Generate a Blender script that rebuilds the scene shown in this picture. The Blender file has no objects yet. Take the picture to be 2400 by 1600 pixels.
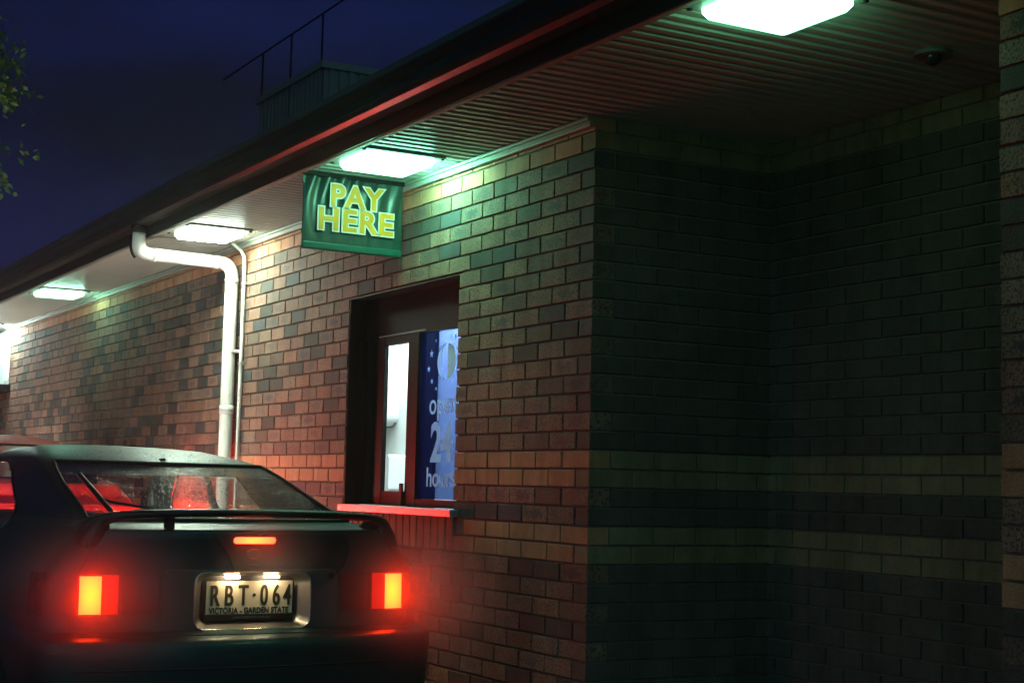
import bpy, bmesh, math, random
import numpy as np
from mathutils import Vector, Matrix
from mathutils.noise import noise as mnoise
random.seed(7)
C = bpy.context.scene.collection
SC = bpy.context.scene
rad = math.radians

# ------------------------------------------------------------------ camera
cd = bpy.data.cameras.new('camera'); cam = bpy.data.objects.new('camera', cd); C.objects.link(cam)
SC.camera = cam
YAW, PITCH, ROLL = rad(29.4725), rad(5.34687), rad(1.39672)
Fv = Vector((math.sin(YAW)*math.cos(PITCH), math.cos(YAW)*math.cos(PITCH), math.sin(PITCH)))
Rv = Fv.cross(Vector((0, 0, 1))).normalized(); Uv = Rv.cross(Fv)
R2 = Rv*math.cos(ROLL) + Uv*math.sin(ROLL); U2 = -Rv*math.sin(ROLL) + Uv*math.cos(ROLL)
M = Matrix((R2, U2, -Fv)).transposed().to_4x4(); M.translation = Vector((-3.7624, -5.9224, 1.3292))
cam.matrix_world = M
cd.sensor_width = 36; cd.lens = 54.556; cd.clip_start = 0.05; cd.clip_end = 500

# ------------------------------------------------------------------ world (night sky, added teal fill glow behind the viewer)
w = bpy.data.worlds.new('World'); SC.world = w; w.use_nodes = True
nt = w.node_tree; N = nt.nodes; L = nt.links
bg = N['Background']
tc = N.new('ShaderNodeTexCoord')
def wn(t, **k):
    n = N.new(t)
    for a, b in k.items(): setattr(n, a, b)
    return n
dot = wn('ShaderNodeVectorMath', operation='DOT_PRODUCT'); dot.inputs[1].default_value = Vector((-.55, -.80, .22)).normalized()
L.new(tc.outputs['Generated'], dot.inputs[0])
mr = wn('ShaderNodeMapRange', interpolation_type='SMOOTHSTEP')
mr.inputs['From Min'].default_value = .05; mr.inputs['From Max'].default_value = .95
L.new(dot.outputs['Value'], mr.inputs['Value'])
ns = wn('ShaderNodeTexNoise'); ns.inputs['Scale'].default_value = 3.2; ns.inputs['Detail'].default_value = 5; ns.inputs['Roughness'].default_value = .5
mp = wn('ShaderNodeMapping'); mp.inputs['Scale'].default_value = (1, 1, 3.2); mp.inputs['Location'].default_value = (.3, 0, .12)
L.new(tc.outputs['Generated'], mp.inputs['Vector']); L.new(mp.outputs['Vector'], ns.inputs['Vector'])
cr = wn('ShaderNodeValToRGB'); cr.color_ramp.elements[0].position = .42; cr.color_ramp.elements[1].position = .70
cr.color_ramp.elements[0].color = (.0045, .0070, .0165, 1); cr.color_ramp.elements[1].color = (.0060, .0110, .055, 1)
L.new(ns.outputs['Fac'], cr.inputs['Fac'])
mx = wn('ShaderNodeMix', data_type='RGBA'); L.new(mr.outputs['Result'], mx.inputs['Factor'])
L.new(cr.outputs['Color'], mx.inputs['A']); mx.inputs['B'].default_value = (.095, .24, .275, 1)
L.new(mx.outputs['Result'], bg.inputs['Color']); bg.inputs['Strength'].default_value = 1.0

vs = SC.view_settings; vs.view_transform = 'Standard'; vs.look = 'None'; vs.exposure = 0; vs.gamma = 1; vs.use_curve_mapping = False
SC.cycles.max_bounces = 8; SC.cycles.volume_bounces = 0; SC.cycles.sample_clamp_indirect = 6
SC.cycles.use_denoising = True

# ------------------------------------------------------------------ helpers
def obj(name, bm, mat, parent=None, smooth=False, loc=None):
    me = bpy.data.meshes.new(name); bm.normal_update(); bm.to_mesh(me); bm.free()
    for m_ in (mat if isinstance(mat, (list, tuple)) else [mat]): me.materials.append(m_)
    if smooth:
        me.polygons.foreach_set('use_smooth', [True]*len(me.polygons))
    o = bpy.data.objects.new(name, me); C.objects.link(o)
    if parent: o.parent = parent
    if loc: o.location = loc
    return o
def thing(name, label, cat, loc=(0, 0, 0), group=None, rot=None):
    o = bpy.data.objects.new(name, None); C.objects.link(o); o.location = loc; o.empty_display_size = .1
    if rot: o.rotation_euler = rot
    o['label'] = label; o['category'] = cat
    if group: o['group'] = group
    return o
def tag(o, label, cat, group=None):
    o['label'] = label; o['category'] = cat
    if group: o['group'] = group
    return o
def bx(bm, x0, x1, y0, y1, z0, z1, bev=0):
    r = bmesh.ops.create_cube(bm, size=1)
    vs_ = r['verts']
    for v in vs_:
        v.co = Vector((x0 + (v.co.x+.5)*(x1-x0), y0 + (v.co.y+.5)*(y1-y0), z0 + (v.co.z+.5)*(z1-z0)))
    if bev:
        es = list({e for v in vs_ for e in v.link_edges})
        bmesh.ops.bevel(bm, geom=es, offset=bev, segments=2, affect='EDGES', profile=.5)
def box(name, d, mat, parent=None, bev=0):
    bm = bmesh.new(); bx(bm, *d, bev=bev); return obj(name, bm, mat, parent)
def tube(bm, pts, r, n=16, cap=True, sx=1.0):
    pts = [Vector(p) for p in pts]; rings = []
    rr = r if isinstance(r, (list, tuple)) else [r]*len(pts)
    prev = None
    for i, p in enumerate(pts):
        t = (pts[min(i+1, len(pts)-1)] - pts[max(i-1, 0)]).normalized()
        if prev is None:
            a = Vector((0, 0, 1)) if abs(t.z) < .9 else Vector((0, 1, 0))
            nrm = t.cross(a).normalized()
        else:
            nrm = (prev - t*prev.dot(t)).normalized()
        prev = nrm; b = t.cross(nrm)
        rings.append([bm.verts.new(p + (nrm*math.cos(q)*sx + b*math.sin(q))*rr[i]) for q in [2*math.pi*k/n for k in range(n)]])
    for i in range(len(rings)-1):
        for k in range(n):
            bm.faces.new((rings[i][k], rings[i][(k+1) % n], rings[i+1][(k+1) % n], rings[i+1][k]))
    if cap:
        bm.faces.new(rings[0][::-1]); bm.faces.new(rings[-1])
def arc(p0, c, p1, n=8):
    """quadratic bend through control point c"""
    p0, c, p1 = Vector(p0), Vector(c), Vector(p1)
    # circular-ish blend
    out = []
    for i in range(n+1):
        t = i/n; out.append(p0*(1-t)**2 + c*2*t*(1-t) + p1*t*t)
    return out
def extr_profile(bm, prof, y0, y1, caps=True):
    """prof: closed list of (x,z), extruded along Y"""
    a = [bm.verts.new((x, y0, z)) for x, z in prof]; b = [bm.verts.new((x, y1, z)) for x, z in prof]
    n = len(prof)
    for i in range(n): bm.faces.new((a[i], a[(i+1) % n], b[(i+1) % n], b[i]))
    if caps: bm.faces.new(a[::-1]); bm.faces.new(b)
def grid(bm, P, flip=False):
    V = [[bm.verts.new(p) for p in row] for row in P]
    for i in range(len(V)-1):
        for j in range(len(V[0])-1):
            f = (V[i][j], V[i][j+1], V[i+1][j+1], V[i+1][j])
            bm.faces.new(f[::-1] if flip else f)
    return V
def rrect(w_, h_, r, n=6):
    """rounded rectangle outline centred at 0"""
    out = []
    for cx, cy, a0 in ((w_/2-r, h_/2-r, 0), (-w_/2+r, h_/2-r, 90), (-w_/2+r, -h_/2+r, 180), (w_/2-r, -h_/2+r, 270)):
        for i in range(n+1):
            a = rad(a0 + 90*i/n); out.append((cx + r*math.cos(a), cy + r*math.sin(a)))
    return out
def text_mesh(name, body, mat, parent, mtx, size=1, offset=0, extrude=.001, sx=1, spacing=1, align='CENTER'):
    cu = bpy.data.curves.new('txt', 'FONT'); cu.body = body; cu.size = size; cu.offset = offset; cu.extrude = extrude
    cu.align_x = align; cu.space_character = spacing
    to = bpy.data.objects.new('txt', cu); C.objects.link(to)
    bpy.context.view_layer.update()
    me = bpy.data.meshes.new_from_object(to.evaluated_get(bpy.context.evaluated_depsgraph_get()))
    bpy.data.objects.remove(to)
    me.transform(Matrix.Diagonal((sx, 1, 1, 1))); me.transform(mtx)
    me.materials.clear(); me.materials.append(mat)
    o = bpy.data.objects.new(name, me); C.objects.link(o); o.parent = parent
    return o

# ------------------------------------------------------------------ materials
def mat(name, col, rough=.6, metal=0, coat=0, emit=None, es=0, spec=.5, trans=0, bump=None, noise=None, coat_r=.05):
    m = bpy.data.materials.new(name); m.use_nodes = True; n = m.node_tree.nodes; l = m.node_tree.links
    b = n['Principled BSDF']
    b.inputs['Base Color'].default_value = (*col, 1); b.inputs['Roughness'].default_value = rough; b.inputs['Metallic'].default_value = metal
    b.inputs['Coat Weight'].default_value = coat; b.inputs['Coat Roughness'].default_value = coat_r
    b.inputs['Specular IOR Level'].default_value = spec
    if trans: b.inputs['Transmission Weight'].default_value = trans
    if emit: b.inputs['Emission Color'].default_value = (*emit, 1); b.inputs['Emission Strength'].default_value = es
    if noise:   # (scale, amount, second colour)
        t = n.new('ShaderNodeTexCoord'); x = n.new('ShaderNodeTexNoise'); x.inputs['Scale'].default_value = noise[0]; x.inputs['Detail'].default_value = 6
        l.new(t.outputs['Object'], x.inputs['Vector'])
        r = n.new('ShaderNodeMapRange'); r.inputs['From Min'].default_value = .35; r.inputs['From Max'].default_value = .7; r.inputs['To Max'].default_value = noise[1]
        l.new(x.outputs['Fac'], r.inputs['Value'])
        q = n.new('ShaderNodeMix'); q.data_type = 'RGBA'; q.inputs['A'].default_value = (*col, 1); q.inputs['B'].default_value = (*noise[2], 1)
        l.new(r.outputs['Result'], q.inputs['Factor']); l.new(q.outputs['Result'], b.inputs['Base Color'])
    if bump:    # (scale, strength, distance)
        t = n.new('ShaderNodeTexCoord'); x = n.new('ShaderNodeTexNoise'); x.inputs['Scale'].default_value = bump[0]; x.inputs['Detail'].default_value = 4
        l.new(t.outputs['Object'], x.inputs['Vector'])
        u = n.new('ShaderNodeBump'); u.inputs['Strength'].default_value = bump[1]; u.inputs['Distance'].default_value = bump[2]
        l.new(x.outputs['Fac'], u.inputs['Height']); l.new(u.outputs['Normal'], b.inputs['Normal'])
    return m
def droplets(m, scale=170, dist=.0012, cover=.32, coat=True):
    """rain beads standing on the surface"""
    n = m.node_tree.nodes; l = m.node_tree.links; b = n.get('Principled BSDF') or n['gloss']
    t = n.new('ShaderNodeTexCoord'); v = n.new('ShaderNodeTexVoronoi'); v.inputs['Scale'].default_value = scale; v.inputs['Randomness'].default_value = 1
    l.new(t.outputs['Object'], v.inputs['Vector'])
    r = n.new('ShaderNodeMapRange'); r.interpolation_type = 'SMOOTHSTEP'
    r.inputs['From Min'].default_value = cover; r.inputs['From Max'].default_value = .08; r.inputs['To Min'].default_value = 0; r.inputs['To Max'].default_value = 1
    l.new(v.outputs['Distance'], r.inputs['Value'])
    big = n.new('ShaderNodeTexNoise'); big.inputs['Scale'].default_value = 7; l.new(t.outputs['Object'], big.inputs['Vector'])
    r2 = n.new('ShaderNodeMapRange'); r2.inputs['From Min'].default_value = .42; r2.inputs['From Max'].default_value = .6; l.new(big.outputs['Fac'], r2.inputs['Value'])
    mu = n.new('ShaderNodeMath'); mu.operation = 'MULTIPLY'; l.new(r.outputs['Result'], mu.inputs[0]); l.new(r2.outputs['Result'], mu.inputs[1])
    u = n.new('ShaderNodeBump'); u.inputs['Strength'].default_value = 1; u.inputs['Distance'].default_value = dist
    l.new(mu.outputs[0], u.inputs['Height'])
    for nm in (('Coat Normal', 'Normal') if coat and 'Coat Normal' in b.inputs else ('Normal',)):
        l.new(u.outputs['Normal'], b.inputs[nm])
def glass(name, tint=(.9, .95, .95), rough=.02, beads=False, refl=1.0):
    m = bpy.data.materials.new(name); m.use_nodes = True; n = m.node_tree.nodes; l = m.node_tree.links
    n.remove(n['Principled BSDF']); out = n['Material Output']
    tr = n.new('ShaderNodeBsdfTransparent'); tr.inputs['Color'].default_value = (*tint, 1)
    gl = n.new('ShaderNodeBsdfGlossy'); gl.name = 'gloss'; gl.inputs['Roughness'].default_value = rough; gl.inputs['Color'].default_value = (refl, refl, refl, 1)
    fr = n.new('ShaderNodeFresnel'); fr.inputs['IOR'].default_value = 1.5
    ge = n.new('ShaderNodeNewGeometry'); inv = n.new('ShaderNodeMath'); inv.operation = 'SUBTRACT'; inv.inputs[0].default_value = 1; l.new(ge.outputs['Backfacing'], inv.inputs[1])
    mf = n.new('ShaderNodeMath'); mf.operation = 'MULTIPLY'; l.new(fr.outputs[0], mf.inputs[0]); l.new(inv.outputs[0], mf.inputs[1])
    mi = n.new('ShaderNodeMixShader'); l.new(mf.outputs[0], mi.inputs[0]); l.new(tr.outputs[0], mi.inputs[1]); l.new(gl.outputs[0], mi.inputs[2])
    l.new(mi.outputs[0], out.inputs['Surface'])
    if beads: droplets(m, 60, .0045, .40)
    return m
def lampmat(name, col, s):
    m = bpy.data.materials.new(name); m.use_nodes = True; n = m.node_tree.nodes; b = n['Principled BSDF']
    b.inputs['Base Color'].default_value = (.8, .8, .8, 1); b.inputs['Emission Color'].default_value = (*col, 1); b.inputs['Emission Strength'].default_value = s
    return m
def tubelamp(name, col, side, under, near=None, far=None, hot=None, outer=None):
    """opal diffuser: prismatic rim throws most of the light sideways, the underside is softer"""
    m = lampmat(name, col, side); n = m.node_tree.nodes; l = m.node_tree.links; b = n['Principled BSDF']
    t = n.new('ShaderNodeTexCoord'); sp = n.new('ShaderNodeSeparateXYZ'); l.new(t.outputs['Object'], sp.inputs[0])
    g = n.new('ShaderNodeMath'); g.operation = 'LESS_THAN'; g.inputs[1].default_value = -.0545; l.new(sp.outputs['Z'], g.inputs[0])
    x = n.new('ShaderNodeMix'); x.data_type = 'FLOAT'; l.new(g.outputs[0], x.inputs['Factor']); x.inputs['A'].default_value = side; x.inputs['B'].default_value = under
    src = x.outputs['Result']
    if hot:      # added bright band near the far edge, so the pipe shades the wall
        d_ = n.new('ShaderNodeMath'); d_.operation = 'SUBTRACT'; d_.inputs[1].default_value = .145; l.new(sp.outputs['Y'], d_.inputs[0])
        a = n.new('ShaderNodeMath'); a.operation = 'ABSOLUTE'; l.new(d_.outputs[0], a.inputs[0])
        r = n.new('ShaderNodeMapRange'); r.interpolation_type = 'SMOOTHSTEP'; r.inputs['From Min'].default_value = .04; r.inputs['From Max'].default_value = 0; r.inputs['To Min'].default_value = under; r.inputs['To Max'].default_value = hot
        l.new(a.outputs[0], r.inputs['Value']); l.new(r.outputs['Result'], x.inputs['B'])
    for op, th, val, ax_ in (('LESS_THAN', -.173, outer, 'X'), ('GREATER_THAN', .173, far, 'Y'), ('LESS_THAN', -.173, near, 'Y')):      # emission set side by side to shape the light spill
        if val is None: continue
        g2 = n.new('ShaderNodeMath'); g2.operation = op; g2.inputs[1].default_value = th; l.new(sp.outputs[ax_], g2.inputs[0])
        x2 = n.new('ShaderNodeMix'); x2.data_type = 'FLOAT'; l.new(g2.outputs[0], x2.inputs['Factor']); l.new(src, x2.inputs['A']); x2.inputs['B'].default_value = val; src = x2.outputs['Result']
    l.new(src, b.inputs['Emission Strength']); return m
def brickmat(name):
    m = bpy.data.materials.new(name); m.use_nodes = True; n = m.node_tree.nodes; l = m.node_tree.links; b = n['Principled BSDF']
    at = n.new('ShaderNodeAttribute'); at.attribute_name = 'brick_colour'
    tc_ = n.new('ShaderNodeTexCoord')
    # dark firing mark in the middle of some bricks, shape taken from the brick's own UVs
    mpv = n.new('ShaderNodeVectorMath'); mpv.operation = 'SUBTRACT'; mpv.inputs[1].default_value = (.5, .5, 0); l.new(tc_.outputs['UV'], mpv.inputs[0])
    sc_ = n.new('ShaderNodeVectorMath'); sc_.operation = 'MULTIPLY'; sc_.inputs[1].default_value = (2.6, 2.5, 0); l.new(mpv.outputs[0], sc_.inputs[0])
    n1 = n.new('ShaderNodeTexNoise'); n1.inputs['Scale'].default_value = 45; n1.inputs['Detail'].default_value = 4; l.new(tc_.outputs['Object'], n1.inputs['Vector'])
    le = n.new('ShaderNodeVectorMath'); le.operation = 'LENGTH'; l.new(sc_.outputs[0], le.inputs[0])
    ad = n.new('ShaderNodeMath'); ad.operation = 'MULTIPLY_ADD'; ad.inputs[1].default_value = 2.2; l.new(n1.outputs['Fac'], ad.inputs[0]); l.new(le.outputs['Value'], ad.inputs[2])
    mk = n.new('ShaderNodeMapRange'); mk.interpolation_type = 'SMOOTHSTEP'; mk.inputs['From Min'].default_value = 2.05; mk.inputs['From Max'].default_value = 1.6; l.new(ad.outputs[0], mk.inputs['Value'])
    mm = n.new('ShaderNodeMath'); mm.operation = 'MULTIPLY'; l.new(mk.outputs['Result'], mm.inputs[0]); l.new(at.outputs['Alpha'], mm.inputs[1])
    mixc = n.new('ShaderNodeMix'); mixc.data_type = 'RGBA'; l.new(mm.outputs[0], mixc.inputs['Factor']); l.new(at.outputs['Color'], mixc.inputs['A']); mixc.inputs['B'].default_value = (.055, .065, .08, 1)
    # fine speckle
    n2 = n.new('ShaderNodeTexNoise'); n2.inputs['Scale'].default_value = 95; n2.inputs['Detail'].default_value = 3; l.new(tc_.outputs['Object'], n2.inputs['Vector'])
    r2 = n.new('ShaderNodeMapRange'); r2.inputs['From Min'].default_value = .50; r2.inputs['From Max'].default_value = .60; r2.inputs['To Max'].default_value = .92; l.new(n2.outputs['Fac'], r2.inputs['Value'])
    nosp = n.new('ShaderNodeAttribute'); nosp.attribute_name = 'brick_speckle'
    ms = n.new('ShaderNodeMath'); ms.operation = 'MULTIPLY'; l.new(r2.outputs['Result'], ms.inputs[0]); l.new(nosp.outputs['Fac'], ms.inputs[1])
    mix2 = n.new('ShaderNodeMix'); mix2.data_type = 'RGBA'; l.new(ms.outputs[0], mix2.inputs['Factor']); l.new(mixc.outputs['Result'], mix2.inputs['A']); mix2.inputs['B'].default_value = (.07, .05, .045, 1)
    # larger tone drift
    n3 = n.new('ShaderNodeTexNoise'); n3.inputs['Scale'].default_value = 16; n3.inputs['Detail'].default_value = 5; l.new(tc_.outputs['Object'], n3.inputs['Vector'])
    r3 = n.new('ShaderNodeMapRange'); r3.inputs['To Min'].default_value = .72; r3.inputs['To Max'].default_value = 1.25; l.new(n3.outputs['Fac'], r3.inputs['Value'])
    mp4 = n.new('ShaderNodeMapping'); mp4.inputs['Scale'].default_value = (2.2, 2.2, .55); l.new(tc_.outputs['Object'], mp4.inputs['Vector'])
    n4 = n.new('ShaderNodeTexNoise'); n4.inputs['Scale'].default_value = 2.0; n4.inputs['Detail'].default_value = 7; n4.inputs['Roughness'].default_value = .65; l.new(mp4.outputs['Vector'], n4.inputs['Vector'])
    r4 = n.new('ShaderNodeMapRange'); r4.inputs['From Min'].default_value = .3; r4.inputs['From Max'].default_value = .7; r4.inputs['To Min'].default_value = .55; r4.inputs['To Max'].default_value = 1.25; l.new(n4.outputs['Fac'], r4.inputs['Value'])
    m4 = n.new('ShaderNodeMath'); m4.operation = 'MULTIPLY'; l.new(r3.outputs['Result'], m4.inputs[0]); l.new(r4.outputs['Result'], m4.inputs[1])
    hs = n.new('ShaderNodeHueSaturation'); l.new(mix2.outputs['Result'], hs.inputs['Color']); l.new(m4.outputs[0], hs.inputs['Value'])
    l.new(hs.outputs['Color'], b.inputs['Base Color']); b.inputs['Roughness'].default_value = .78; b.inputs['Specular IOR Level'].default_value = .3
    bu = n.new('ShaderNodeBump'); bu.inputs['Strength'].default_value = .8; bu.inputs['Distance'].default_value = .004; l.new(n2.outputs['Fac'], bu.inputs['Height']); l.new(bu.outputs['Normal'], b.inputs['Normal'])
    return m
M_brick = brickmat('brick')
M_mortar = mat('mortar', (.20, .19, .16), .95, bump=(90, .6, .004), noise=(30, .6, (.13, .125, .105)))
M_soffit = mat('soffit_steel', (.42, .44, .40), .38, metal=0, spec=.6, noise=(6, .5, (.33, .35, .31)))
M_fascia = mat('fascia_paint', (.009, .010, .010), .30, spec=.16)
M_trim = mat('trim_paint', (.24, .25, .22), .55)
M_white = mat('pipe_pvc', (.74, .76, .72), .35, noise=(14, .5, (.62, .63, .58)))
M_dark = mat('dark_bronze', (.007, .007, .007), .55, spec=.12)
M_rubber = mat('rubber', (.012, .012, .012), .5)
M_alu = mat('aluminium', (.62, .62, .63), .34, metal=.85, bump=(40, .15, .002))
M_chrome = mat('chrome', (.75, .74, .70), .16, metal=1)
M_asphalt = mat('wet_asphalt', (.020, .021, .022), .45, bump=(120, .7, .004), noise=(3, .8, (.05, .05, .05)))
M_conc = mat('concrete', (.34, .35, .32), .85, bump=(60, .5, .003), noise=(9, .7, (.24, .25, .23)))
M_glass = glass('window_glass')

B0 = 1.505; CO = .086; BR = .24; GZ = .086       # course datum, course, brick, ground level
# ------------------------------------------------------------------ brickwork
LIGHT = {-1, -2, -5, -6, 16, 17}
class Bricks:
    def __init__(s, plain=False):
        s.plain = plain
        s.bm = bmesh.new(); s.col = s.bm.loops.layers.float_color.new('brick_colour'); s.uv = s.bm.loops.layers.uv.new('UVMap')
        s.sp = s.bm.faces.layers.float.new('brick_speckle')
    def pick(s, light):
        if s.plain:  # alcove shade put into the brick colour: darker and more even
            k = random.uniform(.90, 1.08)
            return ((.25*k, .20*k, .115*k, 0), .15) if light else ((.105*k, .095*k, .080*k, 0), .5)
        if light:
            k = random.uniform(.88, 1.08); return (.50*k, .235*k*random.uniform(.94, 1.06), .13*k, 0), 0.12
        t = random.random(); k = random.uniform(.85, 1.15)
        if t < .46: c = (.27, .155, .11)
        elif t < .62: c = (.24, .165, .12)
        elif t < .73: c = (.16, .12, .09)
        elif t < .87: c = (.060, .066, .055)
        elif t < .93: c = (.065, .075, .080)
        else: c = (.31, .165, .10)
        mark = random.uniform(.5, .95) if random.random() < .20 else (random.uniform(.15, .5) if random.random() < .3 else 0)
        return (c[0]*k, c[1]*k, c[2]*k, mark), 1.0
    def brick(s, O, u, n, a, b, z0, z1, d, light):
        """O origin; u direction along wall; n outward normal; a..b extent; d depth"""
        c, spk = s.pick(light); e = .0022; rec = random.uniform(-.0012, .0012)
        def P(t, z, h): return O + u*t + n*(h) + Vector((0, 0, z))
        back = [P(a, z0, -d), P(b, z0, -d), P(b, z1, -d), P(a, z1, -d)]
        mid = [P(a, z0, rec-e), P(b, z0, rec-e), P(b, z1, rec-e), P(a, z1, rec-e)]
        fr = [P(a+e, z0+e, rec), P(b-e, z0+e, rec), P(b-e, z1-e, rec), P(a+e, z1-e, rec)]
        jt = lambda p, a_: p + u*random.uniform(-a_, a_) + Vector((0, 0, random.uniform(-a_, a_)))
        mid = [jt(p, .0011) for p in mid]; fr = [jt(p, .0014) for p in fr]
        V = [[s.bm.verts.new(p) for p in q] for q in (back, mid, fr)]
        fs = [s.bm.faces.new(V[2])]
        for q in (0, 1):
            for i in range(4): fs.append(s.bm.faces.new((V[q][i], V[q][(i+1) % 4], V[q+1][(i+1) % 4], V[q+1][i])))
        fr_all = (b-a)/.23
        for f in fs:
            f[s.sp] = spk
            for lo in f.loops:
                lo[s.col] = c
                q = lo.vert.co - O; t = (q.dot(u)-a)/(b-a); z = (lo.vert.co.z-O.z-z0)/(z1-z0)
                lo[s.uv].uv = (.5 + (t-.5)*fr_all, z)
    def run(s, O, u, n, a, b, phase, r0, r1, hole=None, start=None, d=.11, depth_ends=True):
        """rows r0..r1-1 between a and b; start(r) overrides a per row (corner bonding)"""
        for r in range(r0, r1):
            z0 = B0 + r*CO + .005; z1 = z0 + .076
            if r == 17: z1 = min(z1, 3.03)
            ph = phase(r); aa = start(r) if start else a
            k = math.floor((aa-ph)/BR) - 1
            while ph + k*BR < b:
                p, q = ph + k*BR + .005, ph + (k+1)*BR - .005; k += 1
                p = max(p, aa); q = min(q, b)
                if q - p < .02: continue
                segs = [(p, q)]
                if hole and hole[2] - .001 <= z0 and z1 <= hole[3] + .006:
                    segs = []
                    if p < hole[0]: segs.append((p, min(q, hole[0])))
                    if q > hole[1]: segs.append((max(p, hole[1]), q))
                for sa, sb in segs:
                    if sb - sa > .02: s.brick(O, u, n, sa, sb, z0, z1, d, r in LIGHT)
X, Y, Z = Vector((1, 0, 0)), Vector((0, 1, 0)), Vector((0, 0, 1))
odd = lambda r: r % 2 == 1
BLD = thing('restaurant_building', 'long brick drive-through building with orange brick bands and dark ribbed eave', 'building')
HL = (1.32, 2.76, 1.161, B0 + 11*CO)
bk = Bricks()
bk.run(Vector((0, 0, 0)), Y, -X, 0, 17.0, lambda r: 0 if odd(r) else .12, -17, 18, hole=HL, start=lambda r: 0 if odd(r) else .12)
# soldier course under the sill replaces rows -5,-6
main_bm = bk.bm
kill = [f for f in main_bm.faces if 1.32 < f.calc_center_median().y < 2.76 and B0-6*CO < f.calc_center_median().z < B0-4*CO]
bmesh.ops.delete(main_bm, geom=kill, context='FACES')
yy = 1.32
while yy < 2.74:
    b_ = min(yy + .076, 2.76)
    bk.brick(Vector((0, 0, 0)), Y, -X, yy+.003, b_, B0-6*CO+.005, 1.1655, .11, True); yy += .086
for r in (-6, -5):                                    # whole bricks butting the soldiers on each side
    z0 = B0 + r*CO + .005
    ph = 0 if odd(r) else .12
    lo = [ph + k*BR for k in range(0, 16)]
    l_ = max(v for v in lo if v < 1.30); h_ = min(v for v in lo if v > 2.78)
    for a_, c_ in ((l_+.005, 1.314), (2.766, h_-.005)):
        if c_-a_ > .03 and False: bk.brick(Vector((0, 0, 0)), Y, -X, a_, c_, z0, z0+.076, .11, True)
obj('wall', main_bm, M_brick, BLD)
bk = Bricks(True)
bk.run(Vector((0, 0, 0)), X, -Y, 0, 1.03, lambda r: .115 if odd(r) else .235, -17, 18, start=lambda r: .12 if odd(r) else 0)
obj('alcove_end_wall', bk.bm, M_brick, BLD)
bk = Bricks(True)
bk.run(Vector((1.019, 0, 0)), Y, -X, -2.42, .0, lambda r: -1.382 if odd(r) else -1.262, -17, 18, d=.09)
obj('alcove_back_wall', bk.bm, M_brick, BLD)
bk = Bricks()
bk.run(Vector((0, -2.416, 0)), -Y, -X, 0, 4.6, lambda r: 0 if odd(r) else .12, -17, 18, start=lambda r: 0 if odd(r) else .12)
bk.run(Vector((0, -2.416, 0)), X, Y, 0, 1.0, lambda r: .115 if odd(r) else .235, -17, 18, start=lambda r: .12 if odd(r) else 0)
obj('pillar_wall', bk.bm, M_brick, BLD)
# mortar bodies, 8 mm behind the brick faces
bm = bmesh.new()
g = .012; t = .10
for y0, y1, z0, z1 in ((g, 1.32-g, 0, 3.03), (2.76+g, 17, 0, 3.03), (1.32-g, 2.76+g, 0, 1.150), (1.32-g, 2.76+g, HL[3]+g, 3.03)):
    bx(bm, g, t, y0, y1, z0, z1)
bx(bm, t, 1.05, g, t+.01, 0, 3.03)
bx(bm, 1.019+g, 1.019+t+.02, -2.5, .0, 0, 3.03)
bx(bm, g, t, -7.0, -2.416-g, 0, 3.03)
bx(bm, t, 1.02+g-.001, -2.416-t, -2.416-g, 0, 3.03)
obj('mortar', bm, M_mortar, BLD)
# eave: ribbed soffit, fascia board, quad gutter, roof deck
bm = bmesh.new(); prof = []; y = -7.0; S = 3.03
while y < 17:
    prof += [(y, S+.009), (y+.030, S+.009), (y+.038, S), (y+.070, S)]; y += .08
P = [[(-.664, q, z) for q, z in prof], [(.0, q, z) for q, z in prof]]
grid(bm, P)
pf = [(q, z) for q, z in prof if -2.6 < q < .05]
grid(bm, [[(.0, q, z) for q, z in pf], [(1.05, q, z) for q, z in pf]])
obj('soffit', bm, M_soffit, BLD)
bm = bmesh.new(); extr_profile(bm, [(-.664, S-.012), (-.664, 3.29), (-.685, 3.29), (-.685, S-.012)], -7, 17); obj('fascia', bm, M_fascia, BLD)
gp = [(-.690, 3.29), (-.690, 3.10), (-.700, 3.088), (-.775, 3.085), (-.800, 3.100), (-.812, 3.125), (-.806, 3.15), (-.800, 3.17), (-.806, 3.20), (-.815, 3.222), (-.810, 3.236), (-.798, 3.238), (-.794, 3.228), (-.790, 3.15), (-.77, 3.11), (-.71, 3.105), (-.705, 3.29)]
bm = bmesh.new(); extr_profile(bm, gp, -7, 17); gut = obj('gutter', bm, M_fascia, BLD, smooth=False)
bm = bmesh.new(); extr_profile(bm, [(-.72, 3.292), (5.5, 3.62), (5.5, 3.66), (-.72, 3.325)], -7, 17); obj('roof', bm, mat('roof_steel', (.06, .065, .07), .45), BLD)
bm = bmesh.new(); bx(bm, -.030, -.0022, .0, 17, 2.985, 3.028, bev=.008); bx(bm, -.045, -.0025, .0, 17, 3.012, 3.0285, bev=.004); obj('trim', bm, M_trim, BLD)
bm = bmesh.new(); bx(bm, -.672, -.640, -7, 17, S-.016, S-.001, bev=.004); obj('soffit_channel', bm, M_trim, BLD)

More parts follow.
